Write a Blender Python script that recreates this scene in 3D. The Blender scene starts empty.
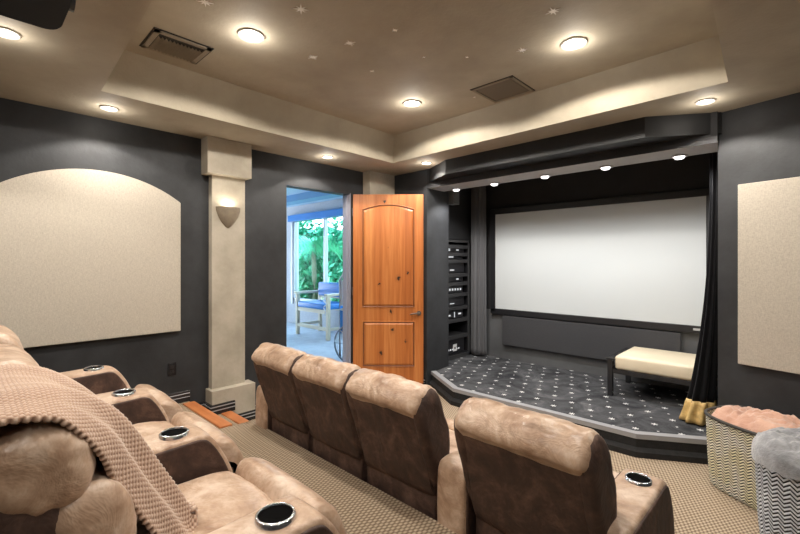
import bpy, bmesh, math, random
from mathutils import Vector, noise, Matrix
R = math.radians
random.seed(7)
sc = bpy.context.scene
COL = sc.collection

# ------------------------------------------------------------------ helpers
def tag(o, label=None, cat=None, group=None, kind=None):
    if label: o['label'] = label
    if cat: o['category'] = cat
    if group: o['group'] = group
    if kind: o['kind'] = kind
    return o

def empty(name, loc, rz=0.0, label=None, cat=None, group=None):
    o = bpy.data.objects.new(name, None)
    o.empty_display_size = 0.1
    COL.objects.link(o)
    o.location = loc
    o.rotation_euler = (0, 0, rz)
    return tag(o, label, cat, group)

def obj(name, bm, mats, parent=None, smooth=False, loc=None, rz=0.0):
    bmesh.ops.recalc_face_normals(bm, faces=bm.faces)
    me = bpy.data.meshes.new(name)
    bm.to_mesh(me)
    bm.free()
    if not isinstance(mats, (list, tuple)):
        mats = [mats]
    for m in mats:
        me.materials.append(m)
    if smooth:
        for p in me.polygons:
            p.use_smooth = True
    o = bpy.data.objects.new(name, me)
    COL.objects.link(o)
    if parent: o.parent = parent
    if loc: o.location = loc
    o.rotation_euler = (0, 0, rz)
    if smooth == 'auto':
        me.set_sharp_from_angle(angle=R(38))
    return o

def copy_tree(o, parent=None):
    c = o.copy()
    COL.objects.link(c)
    if parent: c.parent = parent
    for ch in list(o.children):
        copy_tree(ch, c)
    return c

def box(bm, x0, x1, y0, y1, z0, z1, bev=0.0, mi=0, seg=2):
    t = bmesh.new()
    vs = [t.verts.new((x, y, z)) for x in (x0, x1) for y in (y0, y1) for z in (z0, z1)]
    for f in ((0,1,3,2),(4,6,7,5),(0,4,5,1),(2,3,7,6),(0,2,6,4),(1,5,7,3)):
        t.faces.new([vs[i] for i in f])
    bmesh.ops.recalc_face_normals(t, faces=t.faces)
    if bev > 0:
        bmesh.ops.bevel(t, geom=list(t.edges), offset=bev, segments=seg, affect='EDGES', profile=0.5)
    merge(bm, t, mi)

def merge(bm, t, mi=0, mat=None):
    m = {}
    for v in t.verts:
        m[v] = bm.verts.new(mat @ v.co if mat else v.co)
    for f in t.faces:
        try:
            nf = bm.faces.new([m[v] for v in f.verts])
            nf.material_index = mi if mi is not None else f.material_index
            nf.smooth = f.smooth
        except ValueError:
            pass
    t.free()

def prism(bm, pts, z0, z1, mi=0, bev=0.0):
    """pts: xy outline, extruded in z"""
    t = bmesh.new()
    a = [t.verts.new((p[0], p[1], z0)) for p in pts]
    b = [t.verts.new((p[0], p[1], z1)) for p in pts]
    n = len(pts)
    t.faces.new(a[::-1]); t.faces.new(b)
    for i in range(n):
        t.faces.new((a[i], a[(i+1) % n], b[(i+1) % n], b[i]))
    bmesh.ops.recalc_face_normals(t, faces=t.faces)
    if bev > 0:
        bmesh.ops.bevel(t, geom=list(t.edges), offset=bev, segments=2, affect='EDGES')
    merge(bm, t, mi)

def prism_x(bm, pts, x0, x1, mi=0, bev=0.0):
    """pts: (y,z) outline, extruded in x"""
    t = bmesh.new()
    a = [t.verts.new((x0, p[0], p[1])) for p in pts]
    b = [t.verts.new((x1, p[0], p[1])) for p in pts]
    n = len(pts)
    t.faces.new(a[::-1]); t.faces.new(b)
    for i in range(n):
        t.faces.new((a[i], a[(i+1) % n], b[(i+1) % n], b[i]))
    bmesh.ops.recalc_face_normals(t, faces=t.faces)
    if bev > 0:
        bmesh.ops.bevel(t, geom=list(t.edges), offset=bev, segments=2, affect='EDGES')
    merge(bm, t, mi)

def lathe(bm, prof, cx=0, cy=0, n=32, mi=0, cap=True):
    rings = []
    for r, z in prof:
        if r < 1e-5:
            rings.append([bm.verts.new((cx, cy, z))])
        else:
            rings.append([bm.verts.new((cx + r*math.cos(2*math.pi*i/n), cy + r*math.sin(2*math.pi*i/n), z)) for i in range(n)])
    for a, b in zip(rings, rings[1:]):
        for i in range(n):
            j = (i+1) % n
            if len(a) == 1 and len(b) == 1: continue
            if len(a) == 1: f = bm.faces.new((a[0], b[i], b[j]))
            elif len(b) == 1: f = bm.faces.new((a[i], b[0], a[j]))
            else: f = bm.faces.new((a[i], b[i], b[j], a[j]))
            f.material_index = mi
            f.smooth = True

def tube(bm, pts, r, n=10, mi=0):
    pts = [Vector(p) for p in pts]
    rings = []
    up = Vector((0, 0, 1))
    for i, p in enumerate(pts):
        d = (pts[min(i+1, len(pts)-1)] - pts[max(i-1, 0)]).normalized()
        a = d.cross(up)
        if a.length < 1e-3: a = d.cross(Vector((1, 0, 0)))
        a.normalize(); b = d.cross(a).normalized()
        rr = r[i] if isinstance(r, (list, tuple)) else r
        rings.append([bm.verts.new(p + rr*(math.cos(2*math.pi*k/n)*a + math.sin(2*math.pi*k/n)*b)) for k in range(n)])
    for A, B in zip(rings, rings[1:]):
        for k in range(n):
            f = bm.faces.new((A[k], A[(k+1) % n], B[(k+1) % n], B[k]))
            f.material_index = mi; f.smooth = True
    for ring in (rings[0], rings[-1]):
        f = bm.faces.new(ring); f.material_index = mi

def catmull(pts, per=6, closed=True):
    n = len(pts); out = []
    rng = range(n) if closed else range(n-1)
    for i in rng:
        if closed: p0, p1, p2, p3 = pts[i-1], pts[i], pts[(i+1) % n], pts[(i+2) % n]
        else: p0, p1, p2, p3 = pts[max(i-1,0)], pts[i], pts[i+1], pts[min(i+2, n-1)]
        for k in range(per):
            t = k/per
            out.append(tuple(0.5*((2*p1[c]) + (-p0[c]+p2[c])*t + (2*p0[c]-5*p1[c]+4*p2[c]-p3[c])*t*t + (-p0[c]+3*p1[c]-3*p2[c]+p3[c])*t**3) for c in range(len(p1))))
    if not closed: out.append(tuple(pts[-1]))
    return out

def puff(bm, prof, x0, x1, r, per=6, nx=10, crown=0.0, amp=0.0, fr=7.0, seed=0, mi=0, fat=False):
    """a stuffed cushion: closed (y,z) profile swept along x with rounded ends, a crown and soft wrinkles"""
    P = catmull(prof, per)
    area = sum(P[i][0]*P[(i+1) % len(P)][1] - P[(i+1) % len(P)][0]*P[i][1] for i in range(len(P)))
    if area < 0: P = P[::-1]
    n = len(P)
    cyy = sum(p[0] for p in P)/n; czz = sum(p[1] for p in P)/n
    N = []
    for i in range(n):
        ty, tz = P[(i+1) % n][0]-P[i-1][0], P[(i+1) % n][1]-P[i-1][1]
        l = math.hypot(ty, tz) or 1
        N.append((tz/l, -ty/l))
    st = []
    K = 6
    for k in range(K+1):
        a = k/K*math.pi/2
        st.append((x0 + r*(1-math.cos(a)) if False else x0 + r*(1-math.cos(a)), r*(1-math.sin(a))))
    L = x1-x0
    mid = [(x0 + r + (L-2*r)*k/nx, 0) for k in range(1, nx)]
    en = [(x1-(x-x0), s) for x, s in reversed(st)]
    S = st + mid + en
    rings = []
    for x, s in S:
        u = (x-x0)/L*2-1
        cr = crown*(1-u*u)
        ring = []
        for i in range(n):
            d = -s + cr
            if amp:
                q = Vector((x*fr*1.0+seed*3.1, P[i][0]*fr*0.8, P[i][1]*fr*0.8))
                w = noise.noise(q) + 0.5*noise.noise(q*2.3)
                edge = max(0, abs(u)-0.62)/0.38
                wr = math.sin((x*55 + 14*noise.noise(q*1.3))) * edge * 0.6
                d += amp*(w + wr*0.55)
            if fat:
                d += s
                if P[i][0] < 0.04 and P[i][1] > 0.7: d *= 0.35
                qy, qz = cyy-P[i][0], czz-P[i][1]; ql = math.hypot(qy, qz) or 1
                k = min(0.85, s/0.085)
                ring.append(bm.verts.new((x, P[i][0]+N[i][0]*d*(1-k)+qy*k, P[i][1]+N[i][1]*d*(1-k)+qz*k)))
            else:
                ring.append(bm.verts.new((x, P[i][0]+N[i][0]*d, P[i][1]+N[i][1]*d)))
        rings.append(ring)
    for A, B in zip(rings, rings[1:]):
        for i in range(n):
            f = bm.faces.new((A[i], B[i], B[(i+1) % n], A[(i+1) % n]))
            f.smooth = True; f.material_index = mi
    for ring in (rings[0], rings[-1]):
        cap = [bm.verts.new(v_.co) for v_ in ring]
        f = bm.faces.new(cap); f.material_index = mi; f.smooth = False

# ------------------------------------------------------------------ materials
def mat(name, col, rough=0.6, metal=0.0, emit=None, es=0.0, spec=None, sheen=0.0):
    m = bpy.data.materials.new(name)
    m.use_nodes = True
    b = m.node_tree.nodes['Principled BSDF']
    b.inputs['Base Color'].default_value = (*col, 1)
    b.inputs['Roughness'].default_value = rough
    b.inputs['Metallic'].default_value = metal
    if spec is not None: b.inputs['Specular IOR Level'].default_value = spec
    if emit:
        b.inputs['Emission Color'].default_value = (*emit, 1)
        b.inputs['Emission Strength'].default_value = es
    if sheen:
        b.inputs['Sheen Weight'].default_value = sheen
        b.inputs['Sheen Roughness'].default_value = 0.4
    return m

class NT:
    def __init__(s, m):
        s.m = m; s.t = m.node_tree; s.b = s.t.nodes['Principled BSDF']
    def n(s, typ, **kw):
        x = s.t.nodes.new(typ)
        for k, v in kw.items(): setattr(x, k, v)
        return x
    def l(s, a, b): s.t.links.new(a, b)
    def coord(s, which='Object'):
        return s.n('ShaderNodeTexCoord').outputs[which]
    def mapping(s, v, scale=(1,1,1), rot=(0,0,0), loc=(0,0,0)):
        x = s.n('ShaderNodeMapping'); s.l(v, x.inputs[0])
        x.inputs['Scale'].default_value = scale; x.inputs['Rotation'].default_value = rot; x.inputs['Location'].default_value = loc
        return x.outputs[0]
    def noise(s, v, scale, detail=3, rough=0.55, dist=0):
        x = s.n('ShaderNodeTexNoise'); s.l(v, x.inputs['Vector'])
        x.inputs['Scale'].default_value = scale; x.inputs['Detail'].default_value = detail
        x.inputs['Roughness'].default_value = rough; x.inputs['Distortion'].default_value = dist
        return x.outputs['Fac']
    def math(s, op, a, b=None, c=None, clamp=False):
        x = s.n('ShaderNodeMath', operation=op, use_clamp=clamp)
        for i, v in enumerate((a, b, c)):
            if v is None: continue
            if isinstance(v, (int, float)): x.inputs[i].default_value = v
            else: s.l(v, x.inputs[i])
        return x.outputs[0]
    def sep(s, v):
        x = s.n('ShaderNodeSeparateXYZ'); s.l(v, x.inputs[0]); return x.outputs
    def ramp(s, f, stops):
        x = s.n('ShaderNodeValToRGB'); s.l(f, x.inputs[0])
        e = x.color_ramp.elements
        while len(e) < len(stops): e.new(0.5)
        for i, (p, c) in enumerate(stops):
            e[i].position = p; e[i].color = (*c, 1)
        return x.outputs[0]
    def mix(s, f, a, b, blend='MIX'):
        x = s.n('ShaderNodeMix', data_type='RGBA', blend_type=blend)
        for k, v in ((0, f), (6, a), (7, b)):
            if isinstance(v, (int, float)): x.inputs[k].default_value = v
            elif isinstance(v, tuple): x.inputs[k].default_value = (*v, 1)
            else: s.l(v, x.inputs[k])
        return x.outputs[2]
    def bump(s, h, strength=0.3, dist=0.01, prev=None):
        x = s.n('ShaderNodeBump'); s.l(h, x.inputs['Height'])
        x.inputs['Strength'].default_value = strength; x.inputs['Distance'].default_value = dist
        if prev is not None: s.l(prev, x.inputs['Normal'])
        s.l(x.outputs[0], s.b.inputs['Normal'])
        return x.outputs[0]
    def color(s, c): s.l(c, s.b.inputs['Base Color'])

def mottled(name, c1, c2, scale=3, rough=0.7, bump=0.15, bscale=60, bdist=0.004, **kw):
    m = mat(name, c1, rough, **kw); t = NT(m); co = t.coord()
    f = t.noise(co, scale, 5, 0.6)
    t.color(t.ramp(f, [(0.32, c1), (0.68, c2)]))
    if bump: t.bump(t.noise(co, bscale, 3), bump, bdist)
    return m

def lin(r, g, b):
    f = lambda c: (c/255/12.92) if c <= 10 else ((c/255+0.055)/1.055)**2.4
    return (f(r), f(g), f(b))

M = {}
M['wall'] = mottled('charcoal_paint', (0.015,0.0162,0.018), (0.036,0.038,0.042), 2.5, 0.62, 0.25, 45, 0.004)
M['fascia'] = mottled('fascia_paint', (0.007,0.0072,0.008), (0.015,0.0155,0.017), 3, 0.6, 0.2, 45)
M['stage_wall_lit'] = mottled('stage_wall_lit_grey', (0.075,0.077,0.08), (0.11,0.112,0.116), 2.5, 0.62, 0.25, 45, 0.004)
M['black_paint_and_shade'] = mottled('black_paint_and_shade', (0.012,0.012,0.013), (0.02,0.02,0.022), 3, 0.7, 0.2, 45)
M['grey_paint_and_bounce'] = mottled('grey_paint_and_bounce', (0.42,0.42,0.43), (0.5,0.5,0.51), 3, 0.6, 0.15, 45)
M['ceiling'] = mottled('ceiling_plaster', (0.34,0.295,0.222), (0.43,0.38,0.293), 2.2, 0.75, 0.35, 35, 0.005)
M['column'] = mottled('column_plaster', (0.36,0.32,0.25), (0.50,0.45,0.365), 4, 0.75, 0.3, 35, 0.005)
M['bowl'] = mottled('bowl_plaster', (0.20,0.165,0.12), (0.30,0.25,0.18), 9, 0.7, 0.2, 35)
M['white_trim'] = mat('white_trim', (0.75,0.75,0.76), 0.4)
M['lamp_rim'] = mat('lamp_rim', (0.62,0.58,0.52), 0.35, 0.3)
M['lens'] = mat('lamp_lens', (1,1,1), 0.4, emit=(1.0,0.93,0.82), es=12)
M['lens_small'] = mat('lamp_lens_small', (1,1,1), 0.4, emit=(1.0,0.92,0.80), es=8)
M['lens_stage'] = mat('lamp_lens_stage', (1,1,1), 0.4, emit=(1.0,0.97,0.94), es=4)
M['black'] = mat('black_plastic', (0.012,0.012,0.014), 0.4)
M['black_gloss'] = mat('black_gloss', (0.02,0.02,0.022), 0.25)
M['black_matte'] = mat('matte_black', (0.010,0.011,0.014), 0.65, spec=0.2)
M['hole'] = mat('cup_black', (0.002,0.002,0.002), 0.9, spec=0.05)
M['chrome'] = mat('chrome', (0.65,0.68,0.72), 0.22, 1.0)
M['pewter'] = mat('pewter', (0.18,0.16,0.15), 0.35, 0.9)
M['star'] = mat('star_paint', (0.95,0.93,0.88), 0.6)
M['screen'] = mat('screen_fabric', (0.52,0.545,0.55), 0.42, spec=0.25)
M['cream'] = mottled('cream_vinyl', (0.72,0.62,0.45), (0.8,0.7,0.53), 3, 0.5, 0.05, 30)
M['white_mark'] = mat('white_mark', (0.8,0.8,0.8), 0.5)
M['blue'] = mat('blue_vinyl', (0.03,0.22,0.62), 0.4)
M['navy'] = mat('navy_plastic', (0.01,0.05,0.2), 0.4)
M['chair_wood'] = mat('pale_wood', (0.72,0.62,0.45), 0.45)
M['sun_wall'] = mottled('sun_wall', (0.5,0.5,0.53), (0.58,0.58,0.6), 20, 0.8, 0.3, 80)
M['sun_ceiling'] = mat('sun_ceiling', (0.45,0.6,0.75), 0.8)
M['sun_band'] = mat('sun_band', (0.2,0.38,0.6), 0.8)
M['sun_floor'] = mottled('sun_floor', (0.5,0.52,0.56), (0.64,0.66,0.7), 5, 0.6, 0.1, 20)
M['alu'] = mat('alu_frame', (0.25,0.28,0.32), 0.35, 0.5)
M['leaf'] = mottled('leaf', (0.008,0.13,0.06), (0.04,0.34,0.18), 1.5, 0.5, 0)
M['leaf2'] = mottled('palm_leaf', (0.03,0.25,0.14), (0.09,0.46,0.25), 1.5, 0.5, 0)
M['bark'] = mottled('bark', (0.05,0.06,0.03), (0.09,0.10,0.06), 5, 0.9, 0.3, 20)
M['lawn'] = mottled('lawn', (0.06,0.22,0.05), (0.1,0.3,0.08), 2, 0.9, 0.3, 30)

# glass
g = mat('window_glass', (0.9,1,1), 0.0)
gt = NT(g)
g.node_tree.nodes['Principled BSDF'].inputs['Transmission Weight'].default_value = 1.0
g.node_tree.nodes['Principled BSDF'].inputs['IOR'].default_value = 1.05
M['glass'] = g

def fabric(name, c1, c2, sc_=260):
    m = mat(name, c1, 0.9, sheen=0.15); t = NT(m); co = t.coord()
    a = t.noise(t.mapping(co, (60, 60, 500)), 1, 2); b = t.noise(t.mapping(co, (500, 500, 60)), 1, 2)
    w = t.math('ADD', a, b)
    f = t.math('MULTIPLY', w, 0.5)
    t.color(t.ramp(f, [(0.38, c1), (0.62, c2)]))
    t.bump(f, 0.35, 0.003)
    return m
M['panel'] = fabric('acoustic_fabric', (0.42,0.375,0.31), (0.58,0.525,0.44))
M['panel_dark'] = fabric('dark_acoustic_fabric', (0.03,0.03,0.033), (0.05,0.05,0.054))

def suede(name, c1, c2, c3, rough=0.5, scale=5.5, sheen=0.3):
    m = mat(name, c1, rough, sheen=sheen); t = NT(m); co = t.coord()
    f = t.noise(co, scale, 6, 0.65, 0.6)
    g2 = t.noise(co, scale*4.5, 3, 0.6)
    f = t.math('ADD', t.math('MULTIPLY', f, 0.75), t.math('MULTIPLY', g2, 0.25))
    t.color(t.ramp(f, [(0.36, c1), (0.5, c2), (0.66, c3)]))
    t.l(t.ramp(f, [(0.3, (rough-0.08,)*3), (0.7, (rough+0.12,)*3)]), t.b.inputs['Roughness'])
    h1 = t.noise(co, 9, 4, 0.6, 0.8)
    n1 = t.bump(h1, 0.5, 0.02)
    t.bump(t.noise(co, 160, 2), 0.12, 0.002, n1)
    return m
M['tan'] = suede('tan_suede', (0.29,0.175,0.11), (0.47,0.325,0.225), (0.68,0.54,0.43), 0.34, sheen=0.08)
M['brown'] = suede('brown_suede', (0.030,0.016,0.012), (0.068,0.037,0.027), (0.16,0.095,0.068), 0.7, sheen=0.0)

# woven loop carpet
def carpet():
    m = mat('loop_carpet', (0.3,0.22,0.15), 0.95, spec=0.1); t = NT(m); co = t.coord()
    nz = t.noise(co, 30, 2)
    x, y, z = t.sep(t.mapping(co, (1,1,1), (0,0,R(4))))
    k = 2*math.pi/0.024
    x2 = t.math('ADD', x, t.math('MULTIPLY', nz, 0.004))
    sx = t.math('SINE', t.math('MULTIPLY', x2, k))
    row = t.math('SINE', t.math('MULTIPLY', t.math('ADD', t.math('ADD', y, z), t.math('MULTIPLY', nz, 0.004)), k*0.5))
    sx2 = t.math('MULTIPLY', sx, row)
    ry = t.math('ABSOLUTE', row)
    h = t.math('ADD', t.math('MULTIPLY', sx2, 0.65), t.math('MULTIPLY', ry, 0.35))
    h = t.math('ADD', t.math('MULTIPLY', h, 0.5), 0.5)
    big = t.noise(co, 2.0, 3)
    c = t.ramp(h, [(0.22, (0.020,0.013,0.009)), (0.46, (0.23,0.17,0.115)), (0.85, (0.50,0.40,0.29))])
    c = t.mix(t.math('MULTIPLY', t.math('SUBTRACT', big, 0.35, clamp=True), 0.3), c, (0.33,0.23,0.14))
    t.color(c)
    t.bump(h, 0.7, 0.006)
    return m
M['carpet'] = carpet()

def stage_carpet():
    m = mat('star_carpet', (0.04,0.04,0.045), 0.95, spec=0.15); t = NT(m); co = t.coord()
    P = 0.2325
    # lattice turned by -22.5 degrees through (-1.083, 4.57)
    x, y, z = t.sep(co)
    a = R(-23.5); ca, sa = math.cos(a), math.sin(a)
    xo = t.math('ADD', x, 1.083); yo = t.math('SUBTRACT', y, 4.572)
    u = t.math('DIVIDE', t.math('ADD', t.math('MULTIPLY', xo, ca), t.math('MULTIPLY', yo, sa)), P)
    v = t.math('DIVIDE', t.math('SUBTRACT', t.math('MULTIPLY', yo, ca), t.math('MULTIPLY', xo, sa)), P)
    def star(off, r0, pw, nn, floor_):
        fu = t.math('SUBTRACT', t.math('FRACT', t.math('ADD', u, off+100)), 0.5)
        fv = t.math('SUBTRACT', t.math('FRACT', t.math('ADD', v, off+100)), 0.5)
        r = t.math('SQRT', t.math('ADD', t.math('MULTIPLY', fu, fu), t.math('MULTIPLY', fv, fv)))
        th = t.math('ARCTAN2', fv, fu)
        c = t.math('POWER', t.math('ABSOLUTE', t.math('COSINE', t.math('MULTIPLY', th, nn))), pw)
        rad = t.math('MULTIPLY', t.math('ADD', t.math('MULTIPLY', c, 1-floor_), floor_), r0)
        return t.math('LESS_THAN', r, rad)
    s1 = star(0.0, 0.125, 3.0, 3.0, 0.34)      # big stars at the cell corners
    s2 = star(0.5, 0.048, 2.0, 2.0, 0.5)      # small ones at the centres
    s = t.math('MAXIMUM', s1, s2)
    f = t.noise(co, 3.0, 5, 0.7, 1.2)
    base = t.ramp(f, [(0.35, (0.025,0.026,0.029)), (0.58, (0.08,0.081,0.086)), (0.72, (0.15,0.15,0.155))])
    t.color(t.mix(s, base, (0.72,0.72,0.70)))
    t.bump(t.noise(co, 220, 2), 0.5, 0.004)
    return m
M['stage_carpet'] = stage_carpet()
M['riser'] = mottled('riser_carpet', (0.008,0.008,0.009), (0.016,0.015,0.015), 30, 0.85, 0.5, 120, 0.006)
M['nosing'] = mat('stage_nosing', (0.30,0.30,0.31), 0.45)

def wood(name, cols, knots=None, grain=(26, 26, 1.1)):
    m = mat(name, cols[1], 0.36); t = NT(m); co = t.coord()
    g1 = t.noise(t.mapping(co, grain), 1.0, 5, 0.6, 0.7)
    pl = t.noise(t.mapping(co, (7, 7, 0.12)), 1.0, 1)
    f = t.math('ADD', t.math('MULTIPLY', g1, 0.55), t.math('MULTIPLY', pl, 0.45))
    c = t.ramp(f, [(0.34, cols[0]), (0.5, cols[1]), (0.66, cols[2])])
    if knots:
        x, y, z = t.sep(co); mk = None
        wob = t.math('MULTIPLY', t.math('SUBTRACT', t.noise(co, 38, 4, 0.7), 0.5), 0.075)
        for kx, kz, kr in knots:
            dx = t.math('SUBTRACT', x, kx); dz = t.math('MULTIPLY', t.math('SUBTRACT', z, kz), 0.8)
            d = t.math('SQRT', t.math('ADD', t.math('MULTIPLY', dx, dx), t.math('MULTIPLY', dz, dz)))
            d = t.math('DIVIDE', t.math('ADD', d, wob), kr)
            mk = d if mk is None else t.math('MINIMUM', mk, d)
        f2 = t.math('SUBTRACT', 1.4, mk, clamp=True)
        k1 = t.ramp(mk, [(0.55, (1,1,1)), (0.95, (0,0,0))])
        halo = t.ramp(t.math('MULTIPLY', mk, 0.4), [(0.3, (1,1,1)), (0.9, (0,0,0))])
        c = t.mix(t.math('MULTIPLY', halo, 0.4), c, (0.26,0.075,0.02))
        c = t.mix(k1, c, (0.02,0.012,0.008))
    t.color(c)
    t.bump(g1, 0.08, 0.003)
    return m
M['alder'] = wood('knotty_alder', [(0.33,0.090,0.018), (0.47,0.150,0.035), (0.60,0.235,0.068)],
                  knots=[(0.40,2.335,0.018), (0.575,1.365,0.024), (0.69,1.435,0.016), (0.33,1.295,0.015), (0.48,0.95,0.022),
                         (0.50,0.71,0.022), (0.355,0.42,0.024), (0.665,0.575,0.015), (0.445,1.75,0.006)])
M['groove'] = mat('door_groove', (0.16,0.05,0.015), 0.5)
M['tread'] = wood('stair_nosing_wood', [(0.42,0.13,0.04), (0.52,0.18,0.06), (0.6,0.24,0.09)], grain=(2, 40, 40))

def velvet(name, c):
    m = mat(name, c, 0.9, sheen=0.1, spec=0.08); t = NT(m); co = t.coord()
    t.bump(t.noise(t.mapping(co, (20, 20, 3)), 1, 3), 0.3, 0.01)
    return m
M['velvet'] = velvet('black_velvet', (0.007,0.007,0.008))
M['velvet_grey'] = velvet('grey_velvet', (0.11,0.11,0.115))
M['gold'] = mottled('gold_fringe', (0.42,0.27,0.09), (0.72,0.5,0.2), 25, 0.55, 0.4, 90)

def woven(name, dark, light, light2, pitch, zag):
    m = mat(name, light, 0.85); t = NT(m)
    uv = t.n('ShaderNodeUVMap'); x, y, z = t.sep(uv.outputs[0])
    zz = t.math('MULTIPLY', t.math('ABSOLUTE', t.math('SUBTRACT', t.math('FRACT', t.math('DIVIDE', x, zag)), 0.5)), 2.0)
    ph = t.math('ADD', t.math('DIVIDE', y, pitch), t.math('MULTIPLY', zz, 1.0))
    f = t.math('FRACT', ph)
    co = t.coord(); nz = t.noise(co, 7, 2); n2 = t.noise(co, 220, 2)
    thr = t.math('ADD', t.math('MULTIPLY', n2, 0.3), 0.28)
    k = t.math('GREATER_THAN', f, thr)
    lc = t.mix(t.ramp(nz, [(0.4, (0,0,0)), (0.6, (1,1,1))]), light, light2)
    t.color(t.mix(k, dark, lc))
    h = t.math('SINE', t.math('MULTIPLY', f, math.pi))
    t.bump(h, 0.9, 0.008)
    return m
M['weave_cream'] = woven('weave_cream', (0.05,0.045,0.04), (0.66,0.62,0.52), (0.62,0.56,0.36), 0.019, 0.046)
M['weave_grey'] = woven('weave_grey', (0.03,0.03,0.032), (0.55,0.56,0.57), (0.42,0.43,0.45), 0.021, 0.05)

def throw(name, c1, c2, ns=30):
    m = mat(name, c1, 0.95, sheen=0.5); t = NT(m); co = t.coord()
    f = t.noise(co, 6, 4, 0.6, 0.5)
    t.color(t.ramp(f, [(0.35, c1), (0.65, c2)]))
    t.bump(t.noise(t.mapping(co, (1,1,1), (0.4,0.3,0.7)), ns, 3), 0.6, 0.01)
    return m
M['throw_pink'] = throw('rose_throw', (0.42,0.215,0.145), (0.60,0.37,0.27), 60)
M['throw_grey'] = throw('grey_throw', (0.16,0.16,0.165), (0.36,0.36,0.37), 60)

def waffle():
    m = mat('waffle_throw', (0.5,0.36,0.27), 0.9, sheen=0.4); t = NT(m)
    uv = t.n('ShaderNodeUVMap'); x, y, z = t.sep(uv.outputs[0])
    co = t.coord()
    k = 2*math.pi/0.018
    h = t.math('MULTIPLY', t.math('ADD', t.math('MULTIPLY', t.math('SINE', t.math('MULTIPLY', x, k)), t.math('SINE', t.math('MULTIPLY', y, k))), 1.0), 0.5)
    c = t.ramp(h, [(0.15, (0.20,0.11,0.07)), (0.5, (0.40,0.25,0.17)), (0.85, (0.56,0.41,0.31))])
    t.color(c)
    t.bump(t.noise(co, 300, 2), 0.4, 0.002)
    return m
M['waffle'] = waffle()

# ------------------------------------------------------------------ the room shell
CZ = 2.74; TZ = 3.03; XL = -4.11; YF = 4.05
PL = 0.28
def struct(name, bm, m, parent=None, smooth=False):
    o = obj(name, bm, m, parent, smooth)
    if parent is None: o['kind'] = 'structure'
    return o

b = bmesh.new()
b_pts = [(-4.25,-1.14), (1.3,-1.14), (1.3,4.0), (-0.3,5.6), (-4.25,5.6)]
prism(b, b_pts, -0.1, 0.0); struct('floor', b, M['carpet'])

# left wall with the doorway
b = bmesh.new()
box(b, XL-0.14, XL, -1.14, 2.468, -0.1, 3.2)
box(b, XL-0.14, XL, 3.40, 4.2, -0.1, 3.2)
box(b, XL-0.14, XL, 2.468, 3.40, 2.44, 3.2)
struct('wall_left', b, M['wall'])
b = bmesh.new(); box(b, -4.25, 1.3, -1.14, -1.0, -0.1, 3.2); struct('wall_back', b, M['wall'])
b = bmesh.new(); box(b, 1.16, 1.3, -1.0, 4.0, -0.1, 3.2); struct('wall_right', b, M['wall'])
# front wall beside the stage, and the pier
b = bmesh.new()
box(b, XL, -3.40, YF, 4.50, 0, CZ); box(b, -4.2, -3.62, 4.50, 4.57, 0, CZ)
struct('wall_front', b, M['wall'])
# slanted wall right of the stage
d = Vector((math.cos(R(15.5)), -math.sin(R(15.5)), 0)); nrm = Vector((d.y, -d.x, 0)); nrm = Vector((math.sin(R(15.5)), math.cos(R(15.5)), 0))
p0 = Vector((-0.465, 4.112, 0))
p1 = p0 + d*1.75
b = bmesh.new()
prism(b, [p0.xy, p1.xy, (p1+nrm*0.14).xy, (-0.325, 4.35), (-0.325, 5.56), (-0.46, 5.56)], -0.1, CZ+0.4)
wf = struct('wall_front_right', b, M['wall'])
# stage alcove: back wall, side walls round the rack niche
b = bmesh.new(); box(b, -4.2, -0.46, 5.42, 5.56, -0.1, 0.87, 0, 0); box(b, -4.2, -0.46, 5.42, 5.56, 0.87, CZ+0.4, 0, 1); struct('wall_stage_back', b, [M['stage_wall_lit'], M['black_paint_and_shade']])  # grey below, black above: reach of the stage spots put into the colour
b = bmesh.new()
box(b, -4.2, -3.61, 4.57, 5.42, 1.90, CZ+0.4)
box(b, -4.2, -3.61, 5.28, 5.42, 0, 1.90)
box(b, -4.2, -4.12, 4.57, 5.28, 0, 1.90)
box(b, -4.12, -3.61, 4.57, 5.28, 0, 0.18)
struct('wall_stage_left', b, M['black_paint_and_shade'])
# header over the stage opening and stepped fascia
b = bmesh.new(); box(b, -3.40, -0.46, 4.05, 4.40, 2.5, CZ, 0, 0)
o = struct('trim_1', b, [M['black_paint_and_shade'], M['grey_paint_and_bounce']])
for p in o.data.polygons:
    if p.normal.z < -0.9: p.material_index = 1  # underside paler in colour, standing in for light bounced off the stage
b = bmesh.new()
prism(b, [(-3.40,4.06), (-3.36,4.05), (-2.93,3.82), (-0.90,3.80), (-0.44,4.09), (-0.44,4.12)], 2.575, CZ)
o = struct('trim_2', b, M['fascia'])

# ceiling: low perimeter, sloped tray sides, raised field
b = bmesh.new()
X0, X1, Y0, Y1 = -3.46, -0.31, 0.62, 3.47
OX0, OX1, OY0, OY1 = -4.25, 1.3, -1.14, 5.6
s = 0.15
def quad(b, pts, mi=0):
    f = b.faces.new([b.verts.new(p) for p in pts]); f.material_index = mi; return f
TA, TB, TC, TD = (-3.455, 0.655), (-0.205, 0.49), (-0.335, 3.435), (-3.475, 3.515)
quad(b, [(OX0,OY0,CZ), (TA[0],OY0,CZ), (*TA,CZ), (*TD,CZ), (TD[0],OY1,CZ), (OX0,OY1,CZ)])
quad(b, [(TB[0],OY0,CZ), (OX1,OY0,CZ), (OX1,OY1,CZ), (TC[0],OY1,CZ), (*TC,CZ), (*TB,CZ)])
quad(b, [(TA[0],OY0,CZ), (TB[0],OY0,CZ), (*TB,CZ), (*TA,CZ)])
quad(b, [(*TD,CZ), (*TC,CZ), (TC[0],OY1,CZ), (TD[0],OY1,CZ)])
prof = [(0.0, CZ), (0.12, CZ+0.07), (0.32, CZ+0.15), (0.63, CZ+0.23), (1.0, TZ)]
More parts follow.
